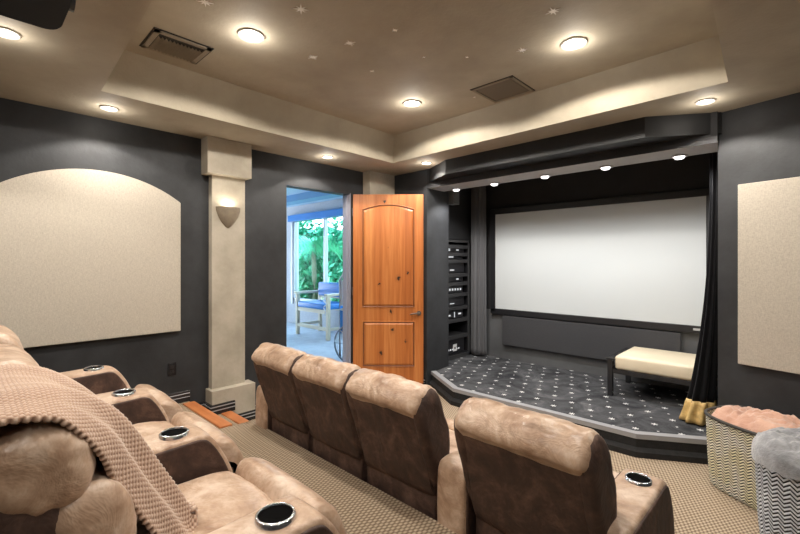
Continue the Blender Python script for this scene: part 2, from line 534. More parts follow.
def ringpts(k):
    o_, z_ = prof[k]
    return [(TA[0]+o_*0.10, TA[1], z_), (*TB, z_), (TC[0], TC[1]-o_*0.07, z_), (TD[0]+o_*0.10, TD[1]-o_*0.07, z_)]
for k in range(len(prof)-1):
    A, B = ringpts(k), ringpts(k+1)
    for i in range(4):
        quad(b, [A[i], A[(i+1) % 4], B[(i+1) % 4], B[i]])
quad(b, ringpts(len(prof)-1))
bmesh.ops.remove_doubles(b, verts=b.verts, dist=0.0005)
o = struct('ceiling', b, M['ceiling'], smooth='auto')
b = bmesh.new(); box(b, OX0, OX1, OY0, OY1, 3.1, 3.2); struct('sky_block_slab', b, M['ceiling'])  # unseen slab over the ceiling, added to block sky light

# corner pilaster behind the open door, beam end at the ceiling
b = bmesh.new(); box(b, XL, -3.97, 3.60, YF, 2.40, CZ, 0.004); struct('trim_3', b, M['column'])
b = bmesh.new(); box(b, XL, -4.0, 3.62, YF, 0.0, 2.40); struct('trim_4', b, M['wall'])

# doorway jambs
jamb = mat('jamb_paint', (0.34,0.33,0.38), 0.4)
b = bmesh.new()
box(b, XL-0.145, XL-0.003, 3.385, 3.402, 0, 2.44)
box(b, XL-0.09, XL-0.05, 3.372, 3.386, 0, 2.425)
struct('trim_5', b, jamb)
b = bmesh.new()
box(b, XL-0.145, XL-0.003, 2.466, 2.483, 0, 2.44)
box(b, XL-0.145, XL-0.003, 2.466, 3.385, 2.425, 2.442)
box(b, XL-0.09, XL-0.05, 2.483, 2.497, 0, 2.425)
struct('trim_7', b, M['wall'])

# ------------------------------------------------------------------ open alder door
DW, DH, DT = 0.89, 2.425, 0.045
dm = bmesh.new()
box(dm, 0, DW, -DT/2, DT/2, 0.035, DH, 0.003)
door = struct('door_1', dm, M['alder'])
door.location = (-4.098, 3.428, 0); door.rotation_euler = (0, 0, R(42.5))
def panel_outline(x0, x1, z0, z1, arch, n=14):
    pts = [(x0, z0), (x1, z0), (x1, z1)]
    if arch:
        for k in range(1, n):
            t = k/n
            pts.append((x1+(x0-x1)*t, z1 + arch*math.sin(math.pi*t)**0.9))
    pts.append((x0, z1))
    return pts
def inset_pts(pts, c, dx):
    cx = sum(p[0] for p in pts)/len(pts); 
    x0 = min(p[0] for p in pts); x1 = max(p[0] for p in pts); z0 = min(p[1] for p in pts); z1 = max(p[1] for p in pts)
    mx, mz = (x0+x1)/2, (z0+z1)/2
    return [(mx+(p[0]-mx)*((x1-x0)-2*dx)/(x1-x0), mz+(p[1]-mz)*((z1-z0)-2*dx)/(z1-z0)) for p in pts]
def raised(bm, pts, side):
    y = -DT/2*side
    rings = []
    for dx, dy, mi in ((0, 0.0005, 0), (0.003, 0.009, 1), (0.016, 0.009, 1), (0.022, 0.0005, 1), (0.034, 0.002, 0), (0.062, 0.013, 0)):
        rings.append(([bm.verts.new((p[0], y - side*dy, p[1])) for p in inset_pts(pts, 0, dx)], mi))
    for (A, _), (B, mi) in zip(rings, rings[1:]):
        for i in range(len(A)):
            f = bm.faces.new((A[i], A[(i+1) % len(A)], B[(i+1) % len(B)], B[i])); f.material_index = mi
    bm.faces.new(rings[-1][0])
# groove moulding shown dark between two raised rings
def moulding(pts, side, name):
    bm = bmesh.new()
    y = -DT/2*side
    seq = [(0.0, 0.0), (0.002, 0.007), (0.009, 0.008), (0.018, 0.0008), (0.024, 0.0008), (0.030, 0.004), (0.045, 0.010), (0.075, 0.010)]
    mis = [0, 0, 0, 1, 0, 0, 0]
    rings = [[bm.verts.new((p[0], y - side*dy, p[1])) for p in inset_pts(pts, 0, dx)] for dx, dy in seq]
    for k, (A, B) in enumerate(zip(rings, rings[1:])):
        for i in range(len(A)):
            f = bm.faces.new((A[i], A[(i+1) % len(A)], B[(i+1) % len(B)], B[i])); f.material_index = 1 if k in (2, 3) else 0
    bm.faces.new(rings[-1])
    return obj(name, bm, [M['alder'], M['groove']], door)
for side in (1, -1):
    moulding(panel_outline(0.112, 0.785, 0.995, 2.24, 0.062), side, 'door_panel')
    moulding(panel_outline(0.118, 0.785, 0.245, 0.825, 0), side, 'door_panel')
# lever handles
for side in (1, -1):
    b = bmesh.new()
    y = -DT/2*side
    tube(b, [(0.835, y, 0.925), (0.835, y-side*0.012, 0.925)], 0.03, 20)
    tube(b, [(0.835, y-side*0.01, 0.925), (0.835, y-side*0.05, 0.925)], 0.011, 12)
    tube(b, [(0.838, y-side*0.048, 0.925), (0.80, y-side*0.052, 0.927), (0.75, y-side*0.048, 0.92), (0.72, y-side*0.046, 0.912)], [0.011, 0.011, 0.009, 0.007], 12)
    obj('door_handle', b, M['pewter'], door, 'auto')
for z in (0.25, 1.2, 2.2):
    b = bmesh.new(); tube(b, [(-0.006, -0.026, z-0.05), (-0.006, -0.026, z+0.05)], 0.008, 10); box(b, -0.004, -0.001, -0.02, 0.02, z-0.05, z+0.05)
    obj('hinge', b, M['pewter'], door, 'auto')
b = bmesh.new(); box(b, 0.01, DW-0.01, -0.018, 0.018, 0.004, 0.036); obj('door_sweep', b, M['black'], door)

# ------------------------------------------------------------------ baseboards (black, with pale lines)
def baseboard(name, pa, pb, z, h=0.10, t=0.018):
    pa, pb = Vector((*pa, 0)), Vector((*pb, 0)); dd = (pb-pa).normalized(); nn = Vector((-dd.y, dd.x, 0))
    bm = bmesh.new()
    pr = [(0, 0), (t, 0), (t, h*0.42), (t*0.8, h*0.46), (t*0.8, h*0.72), (t*0.5, h*0.78), (t*0.5, h*0.93), (t*0.2, h), (0, h)]
    A = [bm.verts.new(pa + nn*q[0] + Vector((0,0,z+q[1]))) for q in pr]; B = [bm.verts.new(pb + nn*q[0] + Vector((0,0,z+q[1]))) for q in pr]
    for i in range(len(pr)):
        j = (i+1) % len(pr)
        bm.faces.new((A[i], B[i], B[j], A[j]))
    bm.faces.new(A[::-1]); bm.faces.new(B)
    o = struct(name, bm, [M['black_gloss'], M['nosing']])
    for k in (2, 4):
        o.data.polygons[k].material_index = 1
    return o
baseboard('baseboard_left', (XL, 1.46), (XL, -1.0), PL)
baseboard('baseboard_left_door', (XL, 2.466), (XL, 2.04), 0.0)
baseboard('baseboard_left_step', (XL, 1.59), (XL, 1.46), 0.14)
baseboard('baseboard_front', (-3.42, YF), (-3.97, YF), 0.0)
baseboard('baseboard_right', tuple(p1.xy), tuple((p0+d*0.08).xy), 0.0)

# ------------------------------------------------------------------ seating platform with the side stair
b = bmesh.new()
prism(b, [(XL, -1.0), (1.16, -1.0), (1.16, 1.64), (-3.235, 1.64), (-3.235, 1.46), (XL, 1.46)], 0.0, PL, bev=0.008)
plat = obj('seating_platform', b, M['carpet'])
tag(plat, 'raised carpeted platform carrying the back row of recliners', 'platform')
b = bmesh.new(); prism(b, [(XL, 1.47), (-3.243, 1.47), (-3.243, 1.76), (XL, 1.76)], 0.0, 0.138)
obj('step', b, M['carpet'], plat)
b = bmesh.new(); box(b, -4.03, -3.24, 1.375, 1.475, PL-0.03, PL+0.012, 0.006); obj('step_nosing', b, M['tread'], plat)
b = bmesh.new(); box(b, -3.93, -3.245, 1.68, 1.775, 0.11, 0.15, 0.006); obj('step_nosing', b, M['tread'], plat)

# ------------------------------------------------------------------ column with sconce
col = empty('column', (XL, 1.8, 0), 0, 'pale plaster half column against the dark left wall, by the steps', 'column')
def part(name, bm, m, parent, smooth=False):
    o = obj(name, bm, m, parent, smooth)
    o.matrix_parent_inverse = parent.matrix_basis.inverted() if parent.parent is None else (parent.parent.matrix_basis @ parent.matrix_basis).inverted()
    return o
b = bmesh.new(); box(b, XL, -4.035, 1.635, 1.965, 0.34, 2.42, 0.003); part('shaft', b, M['column'], col)
b = bmesh.new(); box(b, XL, -3.955, 1.565, 1.995, 2.40, CZ, 0.003); part('capital', b, M['column'], col)
b = bmesh.new(); box(b, XL, -3.955, 1.605, 2.035, 0.0, 0.36, 0.004); part('plinth', b, M['column'], col)
b = bmesh.new()
box(b, XL, -3.935, 1.585, 1.82, 0.14, 0.235, 0.004); box(b, XL, -3.935, 1.815, 2.055, 0.0, 0.09, 0.004)
for z0 in (0.178, 0.212): box(b, XL, -3.931, 1.581, 1.822, z0, z0+0.009, 0, 1)
for z0 in (0.035, 0.068): box(b, XL, -3.931, 1.82, 2.059, z0, z0+0.009, 0, 1)
part('plinth_baseboard', b, [M['black_gloss'], M['nosing']], col)

sconce = empty('wall_sconce', (-4.035, 1.79, 1.9), 0, 'half-bowl plaster uplight on the pale column', 'wall lamp')
b = bmesh.new()
prof_s = [(0.006, 0.0), (0.03, 0.018), (0.065, 0.06), (0.095, 0.11), (0.115, 0.165), (0.12, 0.20), (0.106, 0.20), (0.10, 0.165), (0.08, 0.11), (0.05, 0.06), (0.01, 0.03)]
rings = []
n = 24
for r_, z_ in prof_s:
    rings.append([b.verts.new((r_*0.75*math.sin(math.pi*i/n), -r_*math.cos(math.pi*i/n), z_)) for i in range(n+1)])
for A, B in zip(rings, rings[1:]):
    for i in range(n):
        f = b.faces.new((A[i], A[i+1], B[i+1], B[i])); f.smooth = True
obj('sconce_bowl', b, M['bowl'], sconce, 'auto')
b = bmesh.new(); tube(b, [(0.025,0,0.05), (0.025,0,0.14)], 0.016, 12); obj('bulb', b, M['lens_small'], sconce)

# ------------------------------------------------------------------ acoustic panels
b = bmesh.new()
yc, hw = 0.76, 0.61
pts = [(yc-hw, 0.945), (yc+hw, 0.945), (yc+hw, 2.107)]
Rr = (hw*hw + 0.2*0.2)/(2*0.2)
for k in range(1, 24):
    y = yc + hw - 2*hw*k/24
    pts.append((y, 2.107-(Rr-0.2) + math.sqrt(Rr*Rr-(y-yc)**2)))
pts.append((yc-hw, 2.107))
prism_x(b, pts, XL+0.002, -4.065, bev=0.004)
tag(obj('acoustic_panel', b, M['panel']), 'beige arched fabric acoustic panel on the left wall', 'acoustic panel')
b = bmesh.new()
box(b, 0.146, 1.10, -0.045, -0.001, 0.805, 2.152, 0.004)
o = obj('acoustic_panel', b, M['panel'], None, loc=(p0.x, p0.y, 0), rz=-R(15.5))
tag(o, 'beige rectangular fabric acoustic panel on the slanted wall right of the stage', 'acoustic panel')
b = bmesh.new()
box(b, -3.09, -0.93, 5.36, 5.418, 0.385, 0.80, 0.005)
tag(obj('acoustic_panel', b, M['panel_dark']), 'long dark fabric panel on the wall below the screen', 'acoustic panel')

# wall plate
sw = empty('outlet_plate', (XL, 1.31, 0.6), 0, 'black wall plate low on the left wall beside the steps', 'outlet')
b = bmesh.new(); box(b, 0.0, 0.007, -0.035, 0.035, -0.057, 0.057, 0.002); obj('plate', b, M['black_gloss'], sw)
b = bmesh.new(); box(b, 0.007, 0.009, -0.017, 0.017, -0.035, -0.004, 0.001); box(b, 0.007, 0.009, -0.017, 0.017, 0.004, 0.035, 0.001); obj('socket', b, M['black'], sw)

# ------------------------------------------------------------------ projection screen
scr = empty('projection_screen', (-1.955, 5.42, 0.85), 0, 'large blank white projection screen in black frame above the stage', 'screen')
b = bmesh.new(); box(b, -1.25, 1.25, -0.052, -0.046, 0.045, 1.41, 0); obj('screen_surface', b, M['screen'], scr)
b = bmesh.new()
box(b, -1.33, 1.33, -0.06, -0.001, -0.035, 0.045, 0.006); box(b, -1.33, 1.33, -0.06, -0.001, 1.41, 1.49, 0.006)
box(b, -1.33, -1.25, -0.06, -0.001, 0.0, 1.45, 0.006); box(b, 1.25, 1.33, -0.06, -0.001, 0.0, 1.45, 0.006)
obj('screen_frame', b, M['black'], scr)
b = bmesh.new(); box(b, 1.14, 1.23, -0.063, -0.058, -0.005, 0.018, 0); obj('name_plate', b, mat('plate_grey', (0.4,0.4,0.4), 0.4), scr)

# ------------------------------------------------------------------ stage
stage = empty('stage', (-1.9, 4.0, 0), 0, 'low stage with star-patterned charcoal carpet below the screen', 'stage')
SZ = 0.175
so = [(-3.40, 4.13), (-2.76, 3.735), (-0.955, 3.765), (-0.46, 4.06)]
back = [(-0.462, 5.42), (-3.61, 5.42), (-3.61, 4.505), (-3.40, 4.505)]
def offset_line(pts, dd):
    out = []
    for i, p in enumerate(pts):
        a = Vector(pts[max(i-1,0)]); c = Vector(pts[min(i+1,len(pts)-1)]); q = Vector(p)
        n1 = (q-a).normalized() if i > 0 else (c-q).normalized(); n2 = (c-q).normalized() if i < len(pts)-1 else n1
        m_ = Vector((-(n1.y+n2.y), n1.x+n2.x)).normalized()
        k = 1/max(0.5, m_.dot(Vector((-n1.y, n1.x))))
        out.append(tuple(q + m_*dd*k))
    return out
inner = offset_line(so, 0.065)
b = bmesh.new(); prism(b, inner + back, 0.0, SZ); part('stage_carpet', b, M['stage_carpet'], stage)
nose_in = offset_line(so, 0.066)
b = bmesh.new()
for i in range(3):
    prism(b, [so[i], so[i+1], nose_in[i+1], nose_in[i]], SZ-0.035, SZ+0.004)
bmesh.ops.remove_doubles(b, verts=b.verts, dist=0.0004)
part('stage_nosing', b, M['nosing'], stage)
b = bmesh.new()
r1 = offset_line(so, 0.008); r2 = offset_line(so, -0.03); r3 = offset_line(so, 0.06)
for i in range(3):
    prism(b, [r1[i], r1[i+1], r3[i+1], r3[i]], 0.0, SZ-0.033)
    t = bmesh.new()
    a0 = [Vector((*r2[i], 0.0)), Vector((*r2[i+1], 0.0)), Vector((*r2[i+1], 0.045)), Vector((*r2[i], 0.045)), Vector((*r1[i], 0.07)), Vector((*r1[i+1], 0.07)), Vector((*r1[i], 0.0)), Vector((*r1[i+1], 0.0))]
    v = [t.verts.new(q) for q in a0]
    for f in ((0,1,2,3), (3,2,5,4), (4,5,7,6), (6,7,1,0), (0,3,4,6), (1,7,5,2)): t.faces.new([v[k] for k in f])
    merge(b, t)
part('stage_riser', b, M['riser'], stage)

# ------------------------------------------------------------------ equipment rack
rack = empty('equipment_rack', (-3.86, 4.93, 0.18), 0, 'black audio equipment rack in the niche left of the stage', 'rack')
b = bmesh.new()
# local: front faces +x at x=0.27
y0, y1 = -0.33, 0.33
box(b, -0.24, 0.27, y0, y0+0.02, 0.0, 1.71); box(b, -0.24, 0.27, y1-0.02, y1, 0.0, 1.71)
box(b, -0.24, 0.27, y0, y1, 1.68, 1.71); box(b, -0.24, 0.27, y0, y1, 0.0, 0.06); box(b, -0.24, -0.22, y0, y1, 0, 1.71)
obj('cabinet', b, M['black'], rack)
b = bmesh.new()
box(b, 0.262, 0.285, y0-0.0, y0+0.03, 0.0, 1.71); box(b, 0.262, 0.285, y1-0.03, y1, 0.0, 1.71); box(b, 0.262, 0.285, y0, y1, 1.675, 1.71); box(b, 0.262, 0.285, y0, y1, 0, 0.05)
obj('rack_frame', b, mat('rack_metal', (0.07,0.07,0.072), 0.35, 0.4), rack)
shelf_m = mat('shelf_metal', (0.07,0.07,0.073), 0.4, 0.5)
kit_m = mat('kit_grey', (0.02,0.02,0.023), 0.35)
led = mat('display_grey', (0.5,0.5,0.5), 0.4, emit=(0.8,0.85,0.9), es=0.5)
zs = [1.63, 1.52, 1.42, 1.22, 1.09, 0.93, 0.74, 0.56, 0.32]
for z in zs:
    b = bmesh.new(); box(b, -0.20, 0.262, y0+0.02, y1-0.02, z-0.02, z+0.006); box(b, 0.25, 0.268, y0+0.03, y1-0.03, z-0.045, z+0.008, 0.002)
    obj('shelf', b, shelf_m, rack)
kit = [(1.53, 0.06, 0.24, 'silver-fronted player on the upper shelf of the rack'), (1.43, 0.05, 0.22, 'slim black player under the top shelves of the rack'),
       (1.23, 0.15, 0.25, 'tall black amplifier in the upper half of the rack'), (1.10, 0.07, 0.22, 'flat receiver at the middle of the rack'),
       (0.94, 0.10, 0.22, 'receiver with a row of pale knobs mid rack'), (0.75, 0.13, 0.25, 'plain dark amplifier below the middle of the rack'),
       (0.57, 0.11, 0.22, 'receiver with two bright displays low in the rack'), (0.06, 0.22, 0.25, 'amplifier at the bottom of the rack with a white square control')]
for k, (z, h, w, lb) in enumerate(kit):
    e = empty('audio_receiver', (-3.86, 4.93, 0.18+z+0.006), 0, lb, 'audio device', 'audio devices in the rack')
    b = bmesh.new(); box(b, -0.15, 0.235, -w, w, 0, h, 0.003); obj('housing', b, kit_m, e)
    b = bmesh.new()
    if k in (0, 3): box(b, 0.235, 0.238, 0.05, 0.11, h*0.35, h*0.65)
    if k == 0: box(b, 0.235, 0.238, -0.2, -0.1, h*0.2, h*0.8)
    if k == 1: box(b, 0.235, 0.238, -0.15, -0.02, h*0.3, h*0.75)
    if k in (2, 5): box(b, 0.235, 0.238, -0.1, 0.0, h*0.2, h*0.3)
    if k == 4:
        for q in range(5): box(b, 0.235, 0.24, -0.12+q*0.065, -0.09+q*0.065, h*0.3, h*0.6)
    if k == 6:
        box(b, 0.235, 0.239, -0.14, -0.09, h*0.3, h*0.5); box(b, 0.235, 0.239, 0.1, 0.17, h*0.4, h*0.6); box(b, 0.235, 0.239, 0.0, 0.015, h*0.1, h*0.8)
    if k == 7:
        for q in range(7): box(b, 0.235, 0.24, -0.2+q*0.05, -0.175+q*0.05, 0.05, 0.07)
    isl = {}
    for f in b.faces: pass
    b.verts.ensure_lookup_table()
    for q0 in range(0, len(b.verts), 8):
        cs = [v_.co.copy() for v_ in list(b.verts)[q0:q0+8]]
        b2 = bmesh.new(); box(b2, min(c.x for c in cs), max(c.x for c in cs), min(c.y for c in cs), max(c.y for c in cs), min(c.z for c in cs), max(c.z for c in cs))
        obj('control' , b2, led, e)
    b.free()
    if k == 7:
        b = bmesh.new(); box(b, 0.236, 0.241, -0.03, 0.06, 0.03, 0.13); box(b, 0.241, 0.242, 0.0, 0.025, 0.06, 0.09, 0, 1); obj('control_panel', b, [M['white_mark'], M['black']], e)

# small box speaker high in the alcove
sp = empty('surround_speaker', (-3.60, 4.72, 2.38), 0, 'small grey box speaker high on the alcove wall above the rack', 'speaker')
b = bmesh.new(); box(b, 0.0, 0.12, 0.0, 0.14, 0.0, 0.19, 0.006); obj('housing', b, mat('speaker_grey', (0.3,0.3,0.3), 0.5), sp)
b = bmesh.new(); box(b, 0.12, 0.126, 0.012, 0.128, 0.012, 0.178, 0.003); obj('grille', b, mat('speaker_grille', (0.2,0.2,0.2), 0.8), sp)
# antenna on top of the rack niche
# ------------------------------------------------------------------ curtains
def pleats(bm, c0, c1, rx0, ry0, rx1, ry1, z1, z0, folds, depth, nz=30, rot=0.0, mi=0, shape=1.0):
    n = folds*10; rings = []
    for k in range(nz+1):
        t = k/nz; z = z1+(z0-z1)*t; e = t**shape
        cx = c0[0]+(c1[0]-c0[0])*e; cy = c0[1]+(c1[1]-c0[1])*e
        rx = rx0+(rx1-rx0)*e; ry = ry0+(ry1-ry0)*e
        ring = []
        for i in range(n):
            a = 2*math.pi*i/n
            w = 1 + depth*math.sin(folds*a + 0.5*math.sin(3*t+a))
            x, y = rx*w*math.cos(a), ry*w*math.sin(a)
            ring.append(bm.verts.new((cx + x*math.cos(rot)-y*math.sin(rot), cy + x*math.sin(rot)+y*math.cos(rot), z)))
        rings.append(ring)
    for A, B in zip(rings, rings[1:]):
        for i in range(n):
            f = bm.faces.new((A[i], A[(i+1) % n], B[(i+1) % n], B[i])); f.smooth = True; f.material_index = mi
    f = bm.faces.new(rings[0]); f = bm.faces.new(rings[-1])
cr = empty('curtain', (-0.56, 4.45, 0.2), 0, 'black velvet curtain with gold hem hanging right of the screen', 'curtain')
b = bmesh.new(); pleats(b, (-0.515, 4.45), (-0.620, 4.44), 0.035, 0.045, 0.085, 0.10, 2.5, 0.36, 8, 0.16, rot=R(-30), shape=2.6); part('curtain_cloth', b, M['velvet'], cr, True)
b = bmesh.new(); pleats(b, (-0.620, 4.44), (-0.645, 4.43), 0.092, 0.107, 0.112, 0.13, 0.375, 0.19, 8, 0.14, nz=6, rot=R(-30)); part('gold_hem', b, M['gold'], cr, True)
cl = empty('curtain', (-3.45, 5.3, 0.2), 0, 'straight dark grey velvet curtain between the rack and the screen', 'curtain')
b = bmesh.new(); pleats(b, (-3.45, 5.30), (-3.45, 5.30), 0.105, 0.055, 0.11, 0.06, 2.72, 0.2, 9, 0.2, rot=0); part('curtain_cloth', b, M['velvet_grey'], cl, True)

# ------------------------------------------------------------------ bench on the stage
be = empty('bench', (-1.0, 5.0, SZ), 0, 'black-framed bench with cream cushion on the stage', 'bench')
hx, hy = 0.43, 0.315
for sx in (-1, 1):
    for sy in (-1, 1):
        b = bmesh.new(); box(b, sx*hx-0.025, sx*hx+0.025, sy*hy-0.022, sy*hy+0.022, 0, 0.375, 0.004); obj('leg', b, M['black_gloss'], be)
b = bmesh.new()
for sy in (-1, 1): box(b, -hx, hx, sy*hy-0.015, sy*hy+0.015, 0.24, 0.285, 0.003)
for sx in (-1, 1): box(b, sx*hx-0.015, sx*hx+0.015, -hy, hy, 0.24, 0.285, 0.003)
box(b, -hx, hx, -hy, hy, 0.27, 0.285)
obj('frame', b, M['black_gloss'], be)
for sx in (-1, 1):
    b = bmesh.new(); box(b, sx*hx-0.035, sx*hx+0.035, -hy-0.03, hy+0.03, 0.375, 0.40, 0.006); obj('end_rail', b, M['black_gloss'], be)
b = bmesh.new(); box(b, -hx+0.045, hx-0.045, -hy-0.02, hy+0.02, 0.285, 0.43, 0.03, seg=4)
obj('cushion', b, M['cream'], be, 'auto')

# ------------------------------------------------------------------ recliners
def make_recliner(w, arms, seed, wings=False):
    """w: seat width; arms: list of x centres. origin on the floor; the sitter looks along +y"""
    root = empty('recliner', (0,0,0))
    h = w/2
    b = bmesh.new(); box(b, -h+0.004, h-0.004, 0.175, 0.88, 0.03, 0.34, 0.012)
    base = obj('base', b, M['brown'], root, 'auto')
    b = bmesh.new()
    puff(b, [(0.165,0.06), (0.162,0.2), (0.165,0.37), (0.20,0.40), (0.26,0.38), (0.26,0.06)], -h+0.008, h-0.008, 0.012, amp=0.003, seed=seed, nx=14)
    obj('rear_valance', b, M['brown'], base, True)
    b = bmesh.new()
    puff(b, [(0.145,0.39), (0.10,0.55), (0.052,0.72), (0.018,0.835), (0.05,0.85), (0.12,0.83), (0.16,0.72), (0.20,0.6), (0.25,0.42), (0.2,0.37)], -h+0.01, h-0.01, 0.022, amp=0.006, fr=5, seed=seed+1, nx=16, crown=0.006)
    back_ = obj('backrest', b, M['brown'], root, True)
    # piping round the rear panel
    b = bmesh.new()
    P = [(-h+0.02, 0.142, 0.42), (-h+0.02, 0.05, 0.73), (-h+0.02, 0.012, 0.83), (-h+0.05, 0.006, 0.844), (0, -0.002, 0.848), (h-0.05, 0.006, 0.844), (h-0.02, 0.012, 0.83), (h-0.02, 0.05, 0.73), (h-0.02, 0.142, 0.42)]
    tube(b, catmull(P, 5, False), 0.005, 8); obj('piping', b, M['brown'], back_)
    b = bmesh.new()
    puff(b, [(0.004,0.828), (-0.012,0.848), (-0.006,0.878), (0.028,0.918), (0.085,0.948), (0.145,0.940), (0.193,0.892), (0.210,0.82), (0.19,0.76), (0.12,0.75), (0.05,0.78)],
         -h-0.004, h+0.004, 0.045, per=7, nx=40, crown=0.006, amp=0.014, fr=7, seed=seed+2, fat=True)
    obj('headrest', b, M['tan'], back_, True)
    b = bmesh.new()
    puff(b, [(0.12,0.76), (0.20,0.78), (0.262,0.745), (0.292,0.66), (0.288,0.565), (0.25,0.49), (0.15,0.48), (0.14,0.62)],
         -h+0.0, h-0.0, 0.05, per=6, nx=24, crown=0.010, amp=0.010, fr=7, seed=seed+3, fat=True)
    obj('lumbar_cushion', b, M['tan'], back_, True)
    b = bmesh.new()
    puff(b, [(0.22,0.36), (0.22,0.44), (0.34,0.462), (0.52,0.468), (0.70,0.460), (0.765,0.43), (0.765,0.36), (0.5,0.33)],
         -h+0.006, h-0.006, 0.035, per=6, nx=24, crown=0.006, amp=0.007, fr=6, seed=seed+4)
    obj('seat_cushion', b, M['tan'], root, True)
    b = bmesh.new()
    puff(b, [(0.772,0.36), (0.772,0.435), (0.80,0.474), (0.84,0.472), (0.89,0.440), (0.93,0.37), (0.95,0.27), (0.95,0.16), (0.93,0.10), (0.89,0.12), (0.87,0.3), (0.82,0.34)],
         -h+0.006, h-0.006, 0.035, per=6, nx=24, crown=0.008, amp=0.006, fr=6, seed=seed+5)
    obj('footrest', b, M['tan'], root, True)
    if wings:
        for sg in (-1, 1):
            b = bmesh.new()
            xa, xb = sorted((sg*(h-0.05), sg*(h+0.018)))
            puff(b, [(0.012,0.82), (0.03,0.89), (0.085,0.932), (0.145,0.925), (0.188,0.87), (0.222,0.78), (0.268,0.68), (0.268,0.56), (0.24,0.45), (0.16,0.42), (0.085,0.6)],
                 xa, xb, 0.03, per=6, nx=3, amp=0.008, fr=9, seed=seed+9, fat=True)
            obj('side_wing', b, M['brown'], back_, True)
    for k, ax in enumerate(arms):
        a = 0.088
        out = [(0.12,0.03), (0.115,0.2), (0.115,0.42), (0.125,0.55), (0.165,0.585), (0.3,0.590), (0.45,0.592), (0.60,0.596), (0.665,0.596), (0.705,0.572), (0.755,0.49), (0.795,0.385), (0.815,0.25), (0.82,0.10), (0.815,0.03), (0.6,0.015), (0.3,0.015)]
        b = bmesh.new()
        puff(b, out, ax-a, ax+a, 0.02, per=5, nx=8, crown=0.003, amp=0.003, fr=6, seed=seed+7+k)
        arm = obj('armrest', b, M['tan'], root, True)
        cy_, cz_ = 0.46, 0.29
        sp_in = [(cy_+(p[0]-cy_)*0.955, cz_+(p[1]-cz_)*0.955) for p in out]
        for sg in (-1, 1):
            b = bmesh.new()
            xa, xb = sorted((ax+sg*(a-0.02), ax+sg*(a+0.007)))
            puff(b, sp_in, xa, xb, 0.007, per=4, nx=2, amp=0.0)
            obj('side_panel', b, M['brown'], arm, True)
        b = bmesh.new()
        zt = 0.598
        lathe(b, [(0.0, zt+0.007), (0.046, zt+0.007)], ax, 0.585, 36, 1)
        lathe(b, [(0.0455, zt+0.005), (0.0455, zt+0.012), (0.048, zt+0.0145), (0.053, zt+0.010), (0.055, zt-0.012)], ax, 0.585, 36, 0)
        obj('cup_holder', b, [M['chrome'], M['hole']], arm)
    return root

front = [
    (-2.725, 0.53, [-0.335], 'front-row recliner nearest the doorway, seen from behind', 1, 0.0, 0.0),
    (-2.165, 0.545, [], 'second front-row recliner from the doorway, seen from behind', 11, 0.0, 0.0),
    (-1.60, 0.555, [], 'third front-row recliner from the doorway, beside the arm gap', 21, 0.0, 0.0),
    (-0.825, 0.60, [-0.40, 0.292], 'rightmost front-row recliner, its right arm cup holder showing', 31, -1.5, 0.0),
]
for x, w, arms, lb, sd, rz, dy in front:
    r = make_recliner(w-0.01, arms, sd, True)
    r.location = (x, 1.5+dy, 0.0); r.rotation_euler = (0, 0, R(rz))
    tag(r, lb, 'recliner', 'front row of theatre recliners')
backr = [
    (-2.93, 0.54, [-0.365, 0.365], 'back-row recliner nearest the arched wall panel', 41),
    (-2.185, 0.56, [0.375], 'back-row recliner in the middle, beside the blanketed one', 51),
    (-1.415, 0.56, [0.39], 'back-row recliner nearest the viewer, with a waffle blanket over it', 61),
]
for x, w, arms, lb, sd in backr:
    r = make_recliner(w, arms, sd)
    r.location = (x, 0.0, PL)
    tag(r, lb, 'recliner', 'back row of theatre recliners')

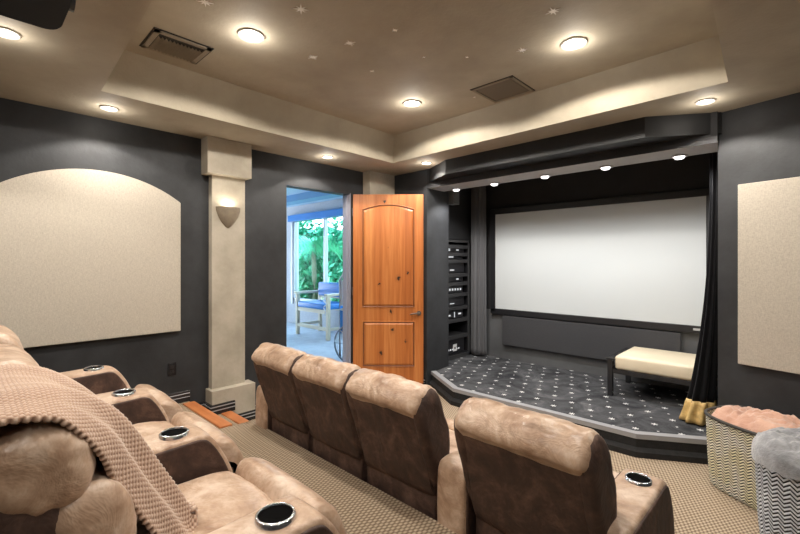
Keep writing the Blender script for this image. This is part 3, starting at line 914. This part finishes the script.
# ------------------------------------------------------------------ waffle blanket draped over the near recliner
def blanket():
    bm = bmesh.new(); uvl = bm.loops.layers.uv.new('UVMap')
    path = [(-0.12, 0.80), (-0.095, 1.0), (-0.075, 1.15), (-0.045, 1.215), (0.01, 1.244), (0.075, 1.255), (0.15, 1.238), (0.21, 1.20), (0.27, 1.14), (0.32, 1.06), (0.37, 0.965), (0.42, 0.875), (0.455, 0.80), (0.475, 0.765), (0.50, 0.752)]
    P = catmull(path, 14, False)
    # arc length
    L = [0]
    for i in range(1, len(P)): L.append(L[-1] + math.hypot(P[i][0]-P[i-1][0], P[i][1]-P[i-1][1]))
    tot = L[-1]; n = int(tot/0.0042); W = 0.605; m = int(W/0.0042)
    rows = []
    j = 0
    for a in range(n+1):
        s_ = tot*a/n
        while j < len(L)-2 and L[j+1] < s_: j += 1
        t = (s_-L[j])/((L[j+1]-L[j]) or 1)
        y = P[j][0]+(P[j+1][0]-P[j][0])*t; z = P[j][1]+(P[j+1][1]-P[j][1])*t
        ty, tz = P[j+1][0]-P[j][0], P[j+1][1]-P[j][1]; l = math.hypot(ty, tz); ny, nz = -tz/l, ty/l
        if nz < 0 and y > 0.0 and z > 1.2: ny, nz = -ny, -nz
        ny, nz = -tz/l, ty/l
        row = []
        for c in range(m+1):
            u = c/m
            f = s_/tot
            # right edge drifts with the fall of the cloth; folds run downwards
            x = -1.735 + W*u*(1.0 - 0.13*min(1, max(0, (f-0.45)/0.3)))
            q = Vector((x*4.0, s_*1.6, 0.3))
            fold = 0.016*math.sin(u*13 + 2.2*noise.noise(q)) * min(1, max(0.15, (f-0.35)*2.5)) + 0.012*noise.noise(q*2) + 0.014*min(1,max(0,(f-0.5)*2))*math.sin(u*30+1)
            k = 2*math.pi/0.018
            wf_ = 0.0042*(math.sin(c*W/m*k)*math.sin(s_*k))
            edge = -0.075*max(0, (u-0.62)/0.38)**2*min(1, max(0, (f-0.50)*5)) - 0.014*max(0, (u-0.85)/0.15)**2 - 0.02*max(0, (0.05-u)/0.05)**2
            dd = fold + wf_ + edge + 0.010 + 0.010*max(0, (u-0.6)/0.4)*(1-min(1, max(0, (f-0.4)*5)))
            row.append((Vector((x, y + ny*dd, z + nz*dd)), (c*W/m, s_)))
        rows.append(row)
    V = [[bm.verts.new(p) for p, _ in r_] for r_ in rows]
    for a in range(n):
        for c in range(m):
            f = bm.faces.new((V[a][c], V[a][c+1], V[a+1][c+1], V[a+1][c])); f.smooth = True
            for lp, (aa, cc) in zip(f.loops, ((a,c),(a,c+1),(a+1,c+1),(a+1,c))): lp[uvl].uv = rows[aa][cc][1]
    o = obj('blanket', bm, M['waffle'], None, True)
    md = o.modifiers.new('thick', 'SOLIDIFY'); md.thickness = 0.012; md.offset = -1
    tag(o, 'tan waffle-knit blanket draped over the nearest recliner back', 'blanket')
blanket()

# ------------------------------------------------------------------ baskets
def basket(name, loc, rz, half, pw, h, wm, fill, label, flab, seed, over=0.965):
    root = empty(name, loc, rz, label, 'basket')
    def outline(a, k):
        c, s_ = math.cos(a), math.sin(a)
        r_ = (abs(c)**pw + abs(s_)**pw)**(-1/pw)
        return half[0]*k*r_*c, half[1]*k*r_*s_
    bm = bmesh.new(); uvl = bm.loops.layers.uv.new('UVMap')
    N = 96; prof = [(0.0,0.0), (0.90,0.0), (0.95,0.02), (0.975,0.08), (1.0,0.2), (1.02,0.35), (1.03,h-0.03), (1.04,h-0.01), (1.03,h), (1.0,h-0.004), (0.985,h-0.04), (0.96,0.06), (0,0.05)]
    rings = []; vlen = [0]
    for i, (k, z) in enumerate(prof):
        if i: vlen.append(vlen[-1] + math.hypot((k-prof[i-1][0])*half[0], z-prof[i-1][1]))
        rings.append([bm.verts.new((*outline(2*math.pi*j/N, max(k, 0.001)), z + (0.012*math.sin(2*math.pi*j/N*2+seed) if z > h-0.1 else 0))) for j in range(N+1)])
    per = 2*math.pi*half[0]*0.95
    for i in range(len(prof)-1):
        for j in range(N):
            f = bm.faces.new((rings[i][j], rings[i][j+1], rings[i+1][j+1], rings[i+1][j])); f.smooth = True
            for lp, (ii, jj) in zip(f.loops, ((i,j),(i,j+1),(i+1,j+1),(i+1,j))): lp[uvl].uv = (per*jj/N, vlen[ii])
    obj('basket_body', bm, wm, root)
    bm = bmesh.new()
    pts = [(*outline(2*math.pi*j/48, 1.035), h+0.012*math.sin(2*math.pi*j/48*2+seed)) for j in range(49)]
    tube(bm, pts, 0.011, 8)
    obj('rim', bm, wm, root)
    # folded throw mounded in the basket
    bm = bmesh.new(); n1, n2 = 40, 72
    rings = []
    for i in range(n1+1):
        t = i/n1
        ring = []
        for j in range(n2):
            a = 2*math.pi*j/n2
            x, y = outline(a, over*math.sin(t*math.pi/2)**0.8)
            q = Vector((x*5+seed, y*5, 0.2)); rr = math.sin(t*math.pi/2)
            z = h - 0.06 + (0.05 if over > 1 else 0) + fill[1]*math.cos(t*math.pi/2)**0.7 + 0.035*noise.noise(q) *(1-t**4) + 0.012*math.sin(26*x+9*noise.noise(q*1.5)+12*y*(seed % 2))*(1-t**3) + 0.006*math.sin(70*x+40*y+8*noise.noise(q*3))
            ring.append(bm.verts.new((x, y, z)))
        rings.append(ring)
    for A, B in zip(rings, rings[1:]):
        for j in range(n2):
            f = bm.faces.new((A[j], A[(j+1) % n2], B[(j+1) % n2], B[j])); f.smooth = True
    bmesh.ops.remove_doubles(bm, verts=bm.verts, dist=0.0005)
    o = obj('throw_blanket', bm, fill[0], None, True); o.location = loc; o.rotation_euler = (0,0,rz)
    tag(o, flab, 'blanket')
basket('basket', (-0.16, 3.65, 0), R(-34), (0.30, 0.20), 4.5, 0.50, M['weave_cream'], (M['throw_pink'], 0.13),
       'cream and black woven basket with a rounded square shape, beside the stage', 'rose brown throw folded into the cream woven basket', 2)
basket('basket', (0.085, 3.20, 0), 0, (0.265, 0.265), 2.3, 0.47, M['weave_grey'], (M['throw_grey'], 0.17),
       'round grey and white zigzag woven basket in front of the cream one', 'soft grey throw heaped in the round grey basket', 5, 1.09)

# ------------------------------------------------------------------ projector
pr = empty('projector', (-2.13, 0.045, 2.575), 0, 'black projector hanging from the ceiling over the back row', 'projector')
b = bmesh.new()
pts = []
for cx, cy, a0 in ((0.14, 0.19, 0), (-0.16, 0.19, 90), (-0.16, -0.19, 180), (0.14, -0.19, 270)):
    for k in range(7):
        a = R(a0 + 90*k/6); pts.append((cx+0.07*math.cos(a), cy+0.06*math.sin(a)))
prism(b, pts, 0.0, 0.125, bev=0.008)
obj('housing', b, M['black_matte'], pr, 'auto')
b = bmesh.new(); tube(b, [(-0.02, 0, 0.10), (-0.02, 0, 0.135)], 0.025, 16); box(b, -0.1, 0.06, -0.08, 0.08, 0.10, 0.112); box(b, -0.09, 0.05, -0.07, 0.07, 0.128, 0.139); obj('ceiling_mount', b, M['black'], pr)
b = bmesh.new(); tube(b, [(0.0, 0.245, 0.05), (0.0, 0.268, 0.05)], 0.038, 24); obj('lens', b, M['black_gloss'], pr, 'auto')
for a_ in ((0.12, 0.14, 0.205, 0.209), (0.185, 0.189, 0.14, 0.16)):
    b = bmesh.new(); box(b, *a_, -0.0012, 0.0); obj('mark', b, M['white_mark'], pr)

# ------------------------------------------------------------------ ceiling lights
LAMPS = []
def add_spot(name, loc, power, size, blend, col=(1,0.9,0.77), rad=0.04, rot=(0,0,0), parent=None):
    L = bpy.data.lights.new(name, 'SPOT'); L.energy = power; L.spot_size = R(size); L.spot_blend = blend; L.color = col; L.shadow_soft_size = rad
    o = bpy.data.objects.new(name, L); COL.objects.link(o); o.location = loc; o.rotation_euler = rot
    return o
def downlight(x, y, z, rad, lens, label, group, power, size, blend, col):
    e = empty('ceiling_light', (x, y, z), 0, label, 'ceiling light', group)
    b = bmesh.new(); lathe(b, [(rad*0.78, -0.001), (rad*0.80, -0.008), (rad*0.95, -0.010), (rad, -0.004), (rad, 0.0)], 0, 0, 36); obj('trim_ring', b, M['lamp_rim'], e, True)
    b = bmesh.new(); lathe(b, [(0, -0.006), (rad*0.5, -0.0055), (rad*0.79, -0.002)], 0, 0, 36); obj('lens', b, lens, e, True)
    add_spot('ceiling_lamp', (x, y, z-0.02), power, size, blend, col)
    P_ = bpy.data.lights.new('lens_glow', 'POINT'); P_.energy = power*0.045; P_.color = col; P_.shadow_soft_size = 0.03
    po = bpy.data.objects.new('lens_glow', P_); COL.objects.link(po); po.location = (x, y, z-0.085)
WARM = (1.0, 0.93, 0.84)
PT, PLo = 78, 42
for x, y, lb in ((-2.55, 1.282, 'large ceiling downlight in the raised tray nearest the slatted vent'), (-1.087, 2.816, 'large ceiling downlight at the right of the raised tray'),
             (-2.572, 2.851, 'large ceiling downlight in the far corner of the raised tray by the doorway')):
    downlight(x, y, TZ, 0.085, M['lens'], lb, 'downlights in the raised tray', PT, 163, 0.12, WARM)
add_spot('ceiling_lamp', (-1.087, 1.28, TZ-0.02), PT, 163, 0.12, WARM)
for x, y, lb in ((-2.92, 0.149, 'small downlight at the left edge of the ceiling beside the projector'), (-3.79, 0.769, 'small downlight above the arched wall panel'),
             (-3.79, 2.80, 'small downlight above the doorway side of the left wall'), (-3.182, 3.78, 'small downlight at the left end of the stage fascia'),
             (-0.494, 3.73, 'small downlight at the right end of the stage fascia')):
    downlight(x, y, CZ, 0.062, M['lens_small'], lb, 'downlights in the low ceiling border', PLo, 126, 0.15, WARM)
for x, y in ((0.55, 2.3), (0.55, 0.3), (-1.6, -0.3), (-0.4, -0.3), (-2.9,-0.5)):
    add_spot('ceiling_lamp', (x, y, CZ-0.02), PLo*0.8, 140, 0.4, WARM)  # out-of-view spots without fixtures, added as fill
sl = ['leftmost stage spotlight, next to the grey pier', 'second stage spotlight from the left under the header', 'middle one of the five stage spotlights', 'fourth stage spotlight from the left under the header', 'rightmost stage spotlight, above the curtain']
for x, lb in zip((-3.15, -2.60, -1.98, -1.365, -0.76), sl):
    e = empty('stage_spotlight', (x, 4.33, 2.5), 0, lb, 'spotlight', 'spotlights under the stage header')
    b = bmesh.new(); lathe(b, [(0.055, 0.0), (0.066, -0.004), (0.066, -0.010), (0.05, -0.014), (0.045, -0.004)], 0, 0, 32); obj('trim_ring', b, M['grey_paint_and_bounce'], e, True)
    b = bmesh.new(); lathe(b, [(0.040, -0.006), (0.038, -0.020), (0.028, -0.029), (0.0, -0.033)], 0, 0, 32); obj('bulb', b, M['lens_stage'], e, True)
    add_spot('stage_lamp', (x, 4.33, 2.44), 37, 136, 0.6, (1.0,0.985,0.97), 0.03, (R(8), 0, 0))
add_spot('sconce_lamp', (-3.985, 1.79, 2.08), 4.0, 150, 0.6, (1,0.88,0.72), 0.03, (R(180), 0, 0))

# ------------------------------------------------------------------ ceiling vents and painted stars
dk = mat('vent_dark', (0.02,0.016,0.012), 0.8); vm = mat('vent_tan', (0.26,0.215,0.155), 0.6)
v = empty('ceiling_vent', (-3.055, 1.005, TZ), 0, 'tan slatted air vent in the raised ceiling by the left edge', 'vent')
b = bmesh.new(); hx, hy = 0.15, 0.172
box(b, -hx, hx, -hy, -hy+0.03, -0.012, 0); box(b, -hx, hx, hy-0.03, hy, -0.012, 0); box(b, -hx, -hx+0.03, -hy, hy, -0.012, 0); box(b, hx-0.03, hx, -hy, hy, -0.012, 0)
obj('vent_frame', b, vm, v)
b = bmesh.new(); box(b, -hx-0.012, hx+0.012, -hy-0.012, hy+0.012, -0.004, -0.0005); obj('backing', b, dk, v)
for k in range(12):
    y = -hy+0.045 + k*(2*hy-0.09)/11
    b = bmesh.new(); t = bmesh.new(); box(t, -hx+0.03, hx-0.075, -0.001, 0.001, -0.011, 0.011)
    merge(b, t, 0, Matrix.Translation((0, y, -0.014)) @ Matrix.Rotation(R(38), 4, 'X')); obj('slat', b, vm, v)
v = empty('ceiling_vent', (-1.82, 3.165, TZ), 0, 'flat square return vent in the raised ceiling near the stage', 'vent')
b = bmesh.new(); hx = 0.19
box(b, -hx, hx, -hx, -hx+0.022, -0.010, 0); box(b, -hx, hx, hx-0.022, hx, -0.010, 0); box(b, -hx, -hx+0.022, -hx, hx, -0.010, 0); box(b, hx-0.022, hx, -hx, hx, -0.010, 0)
obj('vent_frame', b, vm, v)
b = bmesh.new(); box(b, -hx-0.008, hx+0.008, -hx-0.008, hx+0.008, -0.003, -0.0005); obj('backing', b, dk, v)
b = bmesh.new(); box(b, -hx+0.03, hx-0.03, -hx+0.03, hx-0.03, -0.007, -0.003); obj('grille', b, mat('grille_tan', (0.15,0.12,0.085), 0.7), v)

def star(x, y, r, rot, lb):
    b = bmesh.new(); n = 16; pts = []
    for i in range(n):
        a = 2*math.pi*i/n + rot
        rr = (r*(1.0 if i % 4 == 0 else 0.72)) if i % 2 == 0 else r*0.27
        pts.append((x+rr*math.cos(a), y+rr*math.sin(a)))
    prism(b, pts, TZ-0.003, TZ-0.0005)
    tag(obj('ceiling_star', b, M['star']), lb, 'star', 'pale stars on the raised ceiling')
for x, y, r, lb in ((-2.08, 1.349, 0.05, 'largest pale star on the ceiling, at the top edge of the photo'), (-2.166, 1.784, 0.04, 'pale ceiling star right of the pair, near the ceiling middle'), (-2.505, 1.724, 0.04, 'pale ceiling star nearest the left tray edge, right of the first downlight'),
            (-1.381, 2.662, 0.04, 'pale ceiling star above the square return vent'), (-1.036, 2.373, 0.045, 'pale ceiling star left above the rightmost tray downlight'), (-2.413, 0.94, 0.045, 'pale ceiling star at the top edge above the first downlight'),
            (-1.84, 1.88, 0.022, 'faint small ceiling star in the middle of the tray'), (-2.362, 2.162, 0.022, 'faint small ceiling star between the pair and the far downlight'), (-1.933, 2.27, 0.013, 'tiny ceiling star above the far downlight'), (-1.712, 2.482, 0.013, 'tiny ceiling star left of the square vent'),
            (-2.08, 3.13, 0.014, 'tiny ceiling star between the far downlight and square vent')):
    star(x, y, r, random.random()*3, lb)

# ------------------------------------------------------------------ the sun room beyond the doorway
SY = 5.9
b = bmesh.new(); box(b, -12.0, -4.25, 0.4, 6.04, -0.12, -0.005); struct('floor_sunroom', b, M['sun_floor'])
b = bmesh.new(); box(b, -12.0, -4.25, 0.4, 6.04, 3.0, 3.1); struct('ceiling_sunroom', b, M['sun_ceiling'])
b = bmesh.new(); box(b, -12.0, -4.25, 4.85, 5.15, 2.86, 3.0); struct('trim_6', b, M['sun_band'])
b = bmesh.new()
WX0, WX1 = -9.42, -5.3
box(b, -12.0, WX0, SY, SY+0.14, -0.1, 3.0); box(b, WX1, -4.11, SY, SY+0.14, -0.1, 3.0); box(b, WX0, WX1, SY, SY+0.14, 2.72, 3.0); box(b, WX0, WX1, SY, SY+0.14, -0.1, 0.60)
struct('wall_sunroom_far', b, M['sun_wall'])
b = bmesh.new(); box(b, -12.14, -12.0, 0.4, 1.4, -0.1, 3.0); box(b, -12.14, -12.0, 5.2, 6.04, -0.1, 3.0); box(b, -12.14, -12.0, 1.4, 5.2, 2.5, 3.0); struct('wall_sunroom_left', b, M['sun_wall'])  # side opening out of view, put in to admit more daylight
b = bmesh.new(); box(b, -12.0, -4.25, 0.26, 0.4, -0.1, 3.0); struct('wall_sunroom_near', b, M['sun_wall'])
b = bmesh.new(); box(b, -4.25, -4.11, 4.2, 6.04, -0.1, 3.2); struct('wall_sunroom_right', b, M['sun_wall'])
# window
b = bmesh.new()
fr = 0.05
for xa in (WX0, -8.12, -6.75, WX1-fr): box(b, xa, xa+fr, SY-0.02, SY+0.08, 0.60, 2.72)
for z0 in (0.60, 2.60): box(b, WX0, WX1, SY-0.02, SY+0.08, z0, z0+fr)
win = struct('window_1', b, M['alu'])
b = bmesh.new(); box(b, WX0-0.08, WX0-0.01, SY-0.04, SY-0.001, 0.5, 2.6); obj('window_casing', b, M['white_trim'], win)
for xa, xb in ((WX0+fr, -8.12), (-8.07, -6.75), (-6.70, WX1-fr)):
    b = bmesh.new(); box(b, xa, xb, SY+0.03, SY+0.036, 0.65, 2.60); obj('pane', b, M['glass'], win)
b = bmesh.new(); box(b, WX0-0.1, WX1+0.1, SY-0.12, SY-0.005, 2.60, 2.76, 0.004)
tag(obj('window_valance', b, M['blue']), 'blue valance across the top of the far window', 'valance')

# bench chair with blue cushions
ch = empty('armchair', (-7.37, 5.35, 0), 0, 'pale wooden armchair with blue cushions in front of the far window', 'chair')
for x in (-0.55, 0.55):
    b = bmesh.new(); box(b, x-0.035, x+0.035, -0.33, -0.26, 0, 0.90, 0.005); obj('leg', b, M['chair_wood'], ch)
    b = bmesh.new(); box(b, x-0.035, x+0.035, 0.26, 0.33, 0, 0.95, 0.005); obj('leg', b, M['chair_wood'], ch)
    b = bmesh.new(); box(b, x-0.045, x+0.045, -0.36, 0.34, 0.88, 0.93, 0.01); obj('armrest', b, M['chair_wood'], ch)
b = bmesh.new(); box(b, -0.53, 0.53, -0.32, -0.27, 0.52, 0.60, 0.004); box(b, -0.53, 0.53, 0.27, 0.32, 0.52, 0.60, 0.004); box(b, -0.53, 0.53, -0.32, -0.27, 0.18, 0.25, 0.004)
box(b, -0.57, -0.53, -0.3, 0.3, 0.18, 0.24, 0.004); box(b, 0.53, 0.57, -0.3, 0.3, 0.18, 0.24, 0.004); box(b, -0.52, 0.52, 0.27, 0.31, 0.78, 0.84)
obj('frame', b, M['chair_wood'], ch)
b = bmesh.new(); box(b, -0.50, 0.50, -0.33, 0.26, 0.60, 0.72, 0.03, seg=3); obj('seat_cushion', b, M['blue'], ch, 'auto')
b = bmesh.new(); box(b, -0.50, 0.50, 0.20, 0.30, 0.82, 1.12, 0.03, seg=3); obj('back_cushion', b, M['blue'], ch, 'auto')
st_ = empty('strap', (-6.80, 4.96, 0.45), 0, 'looped strap hanging from the right arm of the armchair', 'strap')
b = bmesh.new()
tube(b, [(0.02*math.sin(k*1.3)+0.03*math.cos(k), 0.0, 0.46-k*0.028) for k in range(15)], 0.012, 8); obj('webbing', b, M['white_trim'], st_)

# wheelchair sliver by the door jamb
wc = empty('wheelchair', (-5.03, 4.14, 0), R(12), 'wheelchair with white frame and blue sling just inside the far room', 'wheelchair')
b = bmesh.new()
for y in (-0.0, 0.42):
    tube(b, [(-0.2, y, 0.06), (-0.2, y, 1.28), (-0.13, y, 1.38), (-0.02, y, 1.40)], 0.018, 8)
    tube(b, [(0.2, y, 0.3), (-0.2, y, 0.5), (-0.2, y, 0.82), (0.22, y, 0.82)], 0.016, 8)
obj('frame', b, M['white_trim'], wc, True)
b = bmesh.new(); box(b, -0.20, -0.17, 0.0, 0.42, 0.88, 1.28, 0.01); obj('back_sling', b, M['white_trim'], wc)
b = bmesh.new(); box(b, -0.2, 0.22, -0.01, 0.43, 0.45, 0.82, 0.02); obj('seat', b, M['blue'], wc)
for y in (-0.03, 0.45):
    b = bmesh.new()
    tube(b, [(0.0+0.28*math.cos(2*math.pi*k/28), y, 0.30+0.28*math.sin(2*math.pi*k/28)) for k in range(29)], 0.014, 8)
    for k in range(6): tube(b, [(0,y,0.30), (0.28*math.cos(math.pi*k/3), y, 0.30+0.28*math.sin(math.pi*k/3))], 0.004, 6)
    obj('wheel', b, M['alu'], wc, True)
# cable pulley on the far wall
pu = empty('exercise_pulley', (-9.98, SY-0.09, 0.1), 0, 'wall pulley with blue weights at the left of the far room', 'exercise equipment')
b = bmesh.new(); tube(b, [(0,0,0.5), (0,0,1.95)], 0.018, 10); obj('rod', b, M['alu'], pu)
for z in (1.16, 1.93):
    b = bmesh.new(); tube(b, [(0,0.06,z), (0,-0.06,z)], 0.05, 14); tube(b, [(-0.08,-0.06,z), (0.1,-0.06,z)], 0.03, 10); obj('bracket', b, M['navy'], pu)
b = bmesh.new()
for k in range(5): tube(b, [(0,-0.02,0.02+k*0.09), (0,-0.02,0.095+k*0.09)], 0.085+0.012*math.sin(k*2), 18)
obj('weight', b, M['navy'], pu)

# ------------------------------------------------------------------ garden
b = bmesh.new(); box(b, -60, 12, 6.1, 60, -0.3, -0.2); struct('ground', b, M['lawn'])
def tree(x, y, h, rad, seed, lb, nleaf=5200, low=0.0):
    rnd = random.Random(seed)
    e = empty('tree', (x, y, -0.2), 0, lb, 'tree', 'trees in the garden outside the window')
    b = bmesh.new(); tube(b, [(0,0,0), (0.1,0,h*0.35), (0,0.1,h*0.7)], [0.14,0.1,0.05], 8); obj('trunk', b, M['bark'], e)
    b = bmesh.new()
    blobs = [(rnd.uniform(-rad, rad)*0.7, rnd.uniform(-rad, rad)*0.5, rnd.uniform(low+0.3, h), rnd.uniform(0.35, 0.8)*rad*0.7) for _ in range(12)]
    for _ in range(nleaf):
        bx, by, bz, br = rnd.choice(blobs)
        dv = Vector((rnd.gauss(0,1), rnd.gauss(0,1), rnd.gauss(0,1))).normalized()*br*rnd.uniform(0.6,1)
        c = Vector((bx, by, max(0.1, bz))) + dv
        s_ = rnd.uniform(0.09, 0.20)
        u = Vector((rnd.gauss(0,1), rnd.gauss(0,1), rnd.gauss(0,1))).normalized(); w = u.cross(Vector((rnd.random(), rnd.random(), rnd.random()))).normalized()
        b.faces.new([b.verts.new(c+u*s_), b.verts.new(c+w*s_*0.45), b.verts.new(c-u*s_), b.verts.new(c-w*s_*0.45)])
    obj('foliage', b, M['leaf'], e)
tree(-14.6, 10.2, 2.9, 1.5, 1, 'bushy tree outside, at the left of the far window', low=0)
tree(-12.0, 10.6, 3.3, 1.5, 2, 'bushy tree outside, behind the middle mullion of the far window', low=0)
tree(-9.6, 10.4, 3.4, 1.6, 3, 'bushy tree outside, at the right of the far window', low=0)
tree(-17.4, 12.5, 3.4, 1.9, 4, 'tree further off, showing left of the palm', low=0)
tree(-14.0, 14.0, 4.4, 2.2, 6, 'taller tree behind the palm outside', low=0)
tree(-11.0, 13.4, 4.8, 2.2, 7, 'taller tree at the back right of the garden', low=0)
def palm(x, y, h, seed, lb):
    rnd = random.Random(seed)
    e = empty('palm_tree', (x, y, -0.2), 0, lb, 'palm')
    b = bmesh.new(); tube(b, [(0,0,0), (0.05,0,h*0.5), (0,0,h)], [0.12,0.09,0.08], 10); obj('trunk', b, M['bark'], e)
    for k in range(16):
        a = 2*math.pi*k/16 + rnd.random()*0.3; up = rnd.uniform(0.2, 0.9); L_ = rnd.uniform(1.1, 1.5)
        b = bmesh.new(); prev = None
        for q in range(11):
            t = q/10
            c = Vector((math.cos(a)*L_*t, math.sin(a)*L_*t, h + up*t - 1.4*t*t))
            side = Vector((-math.sin(a), math.cos(a), -0.5))
            if q < 10:
                for sg in (-1, 1):
                    tip = c + side*sg*0.32*(1-t*0.5) + Vector((math.cos(a)*0.15, math.sin(a)*0.15, -0.22 if sg > 0 else 0.12))
                    d2 = Vector((math.cos(a), math.sin(a), 0))*0.045
                    b.faces.new([b.verts.new(c-d2), b.verts.new(c+d2), b.verts.new(tip)])
        obj('frond', b, M['leaf2'], e)
palm(-12.9, 8.9, 2.4, 5, 'small palm on the lawn outside the far window')

# ------------------------------------------------------------------ daylight
w = bpy.data.worlds.new('World'); sc.world = w; w.use_nodes = True
nt = w.node_tree; bg = nt.nodes['Background']
tc = nt.nodes.new('ShaderNodeTexCoord'); sp_ = nt.nodes.new('ShaderNodeSeparateXYZ'); nt.links.new(tc.outputs['Generated'], sp_.inputs[0])
rp = nt.nodes.new('ShaderNodeValToRGB'); nt.links.new(sp_.outputs[2], rp.inputs[0])
rp.color_ramp.elements[0].position = 0.0; rp.color_ramp.elements[0].color = (0.82,0.93,1.0,1)
rp.color_ramp.elements[1].position = 0.5; rp.color_ramp.elements[1].color = (0.45,0.70,1.0,1)
nt.links.new(rp.outputs[0], bg.inputs[0]); bg.inputs[1].default_value = 8.0
sun = bpy.data.lights.new('sun', 'SUN'); sun.energy = 8.0; sun.angle = R(2); sun.color = (0.75,0.9,1.0)
so_ = bpy.data.objects.new('sun', sun); COL.objects.link(so_)
so_.rotation_euler = (R(48), 0, R(25))

# ------------------------------------------------------------------ camera
cam = bpy.data.cameras.new('camera'); co_ = bpy.data.objects.new('camera', cam); COL.objects.link(co_)
co_.location = (0, 0, 1.57); co_.rotation_euler = (R(90), 0, R(43.7))
cam.sensor_fit = 'HORIZONTAL'; cam.sensor_width = 36; cam.lens = 36*418/800
cam.shift_y = -5/800; cam.clip_start = 0.05; cam.clip_end = 200
sc.camera = co_
sc.view_settings.view_transform = 'Standard'; sc.view_settings.look = 'None'; sc.view_settings.gamma = 1
sc.view_settings.use_curve_mapping = False
sc.view_settings.exposure = 0.0
sc.cycles.max_bounces = 10; sc.cycles.diffuse_bounces = 6
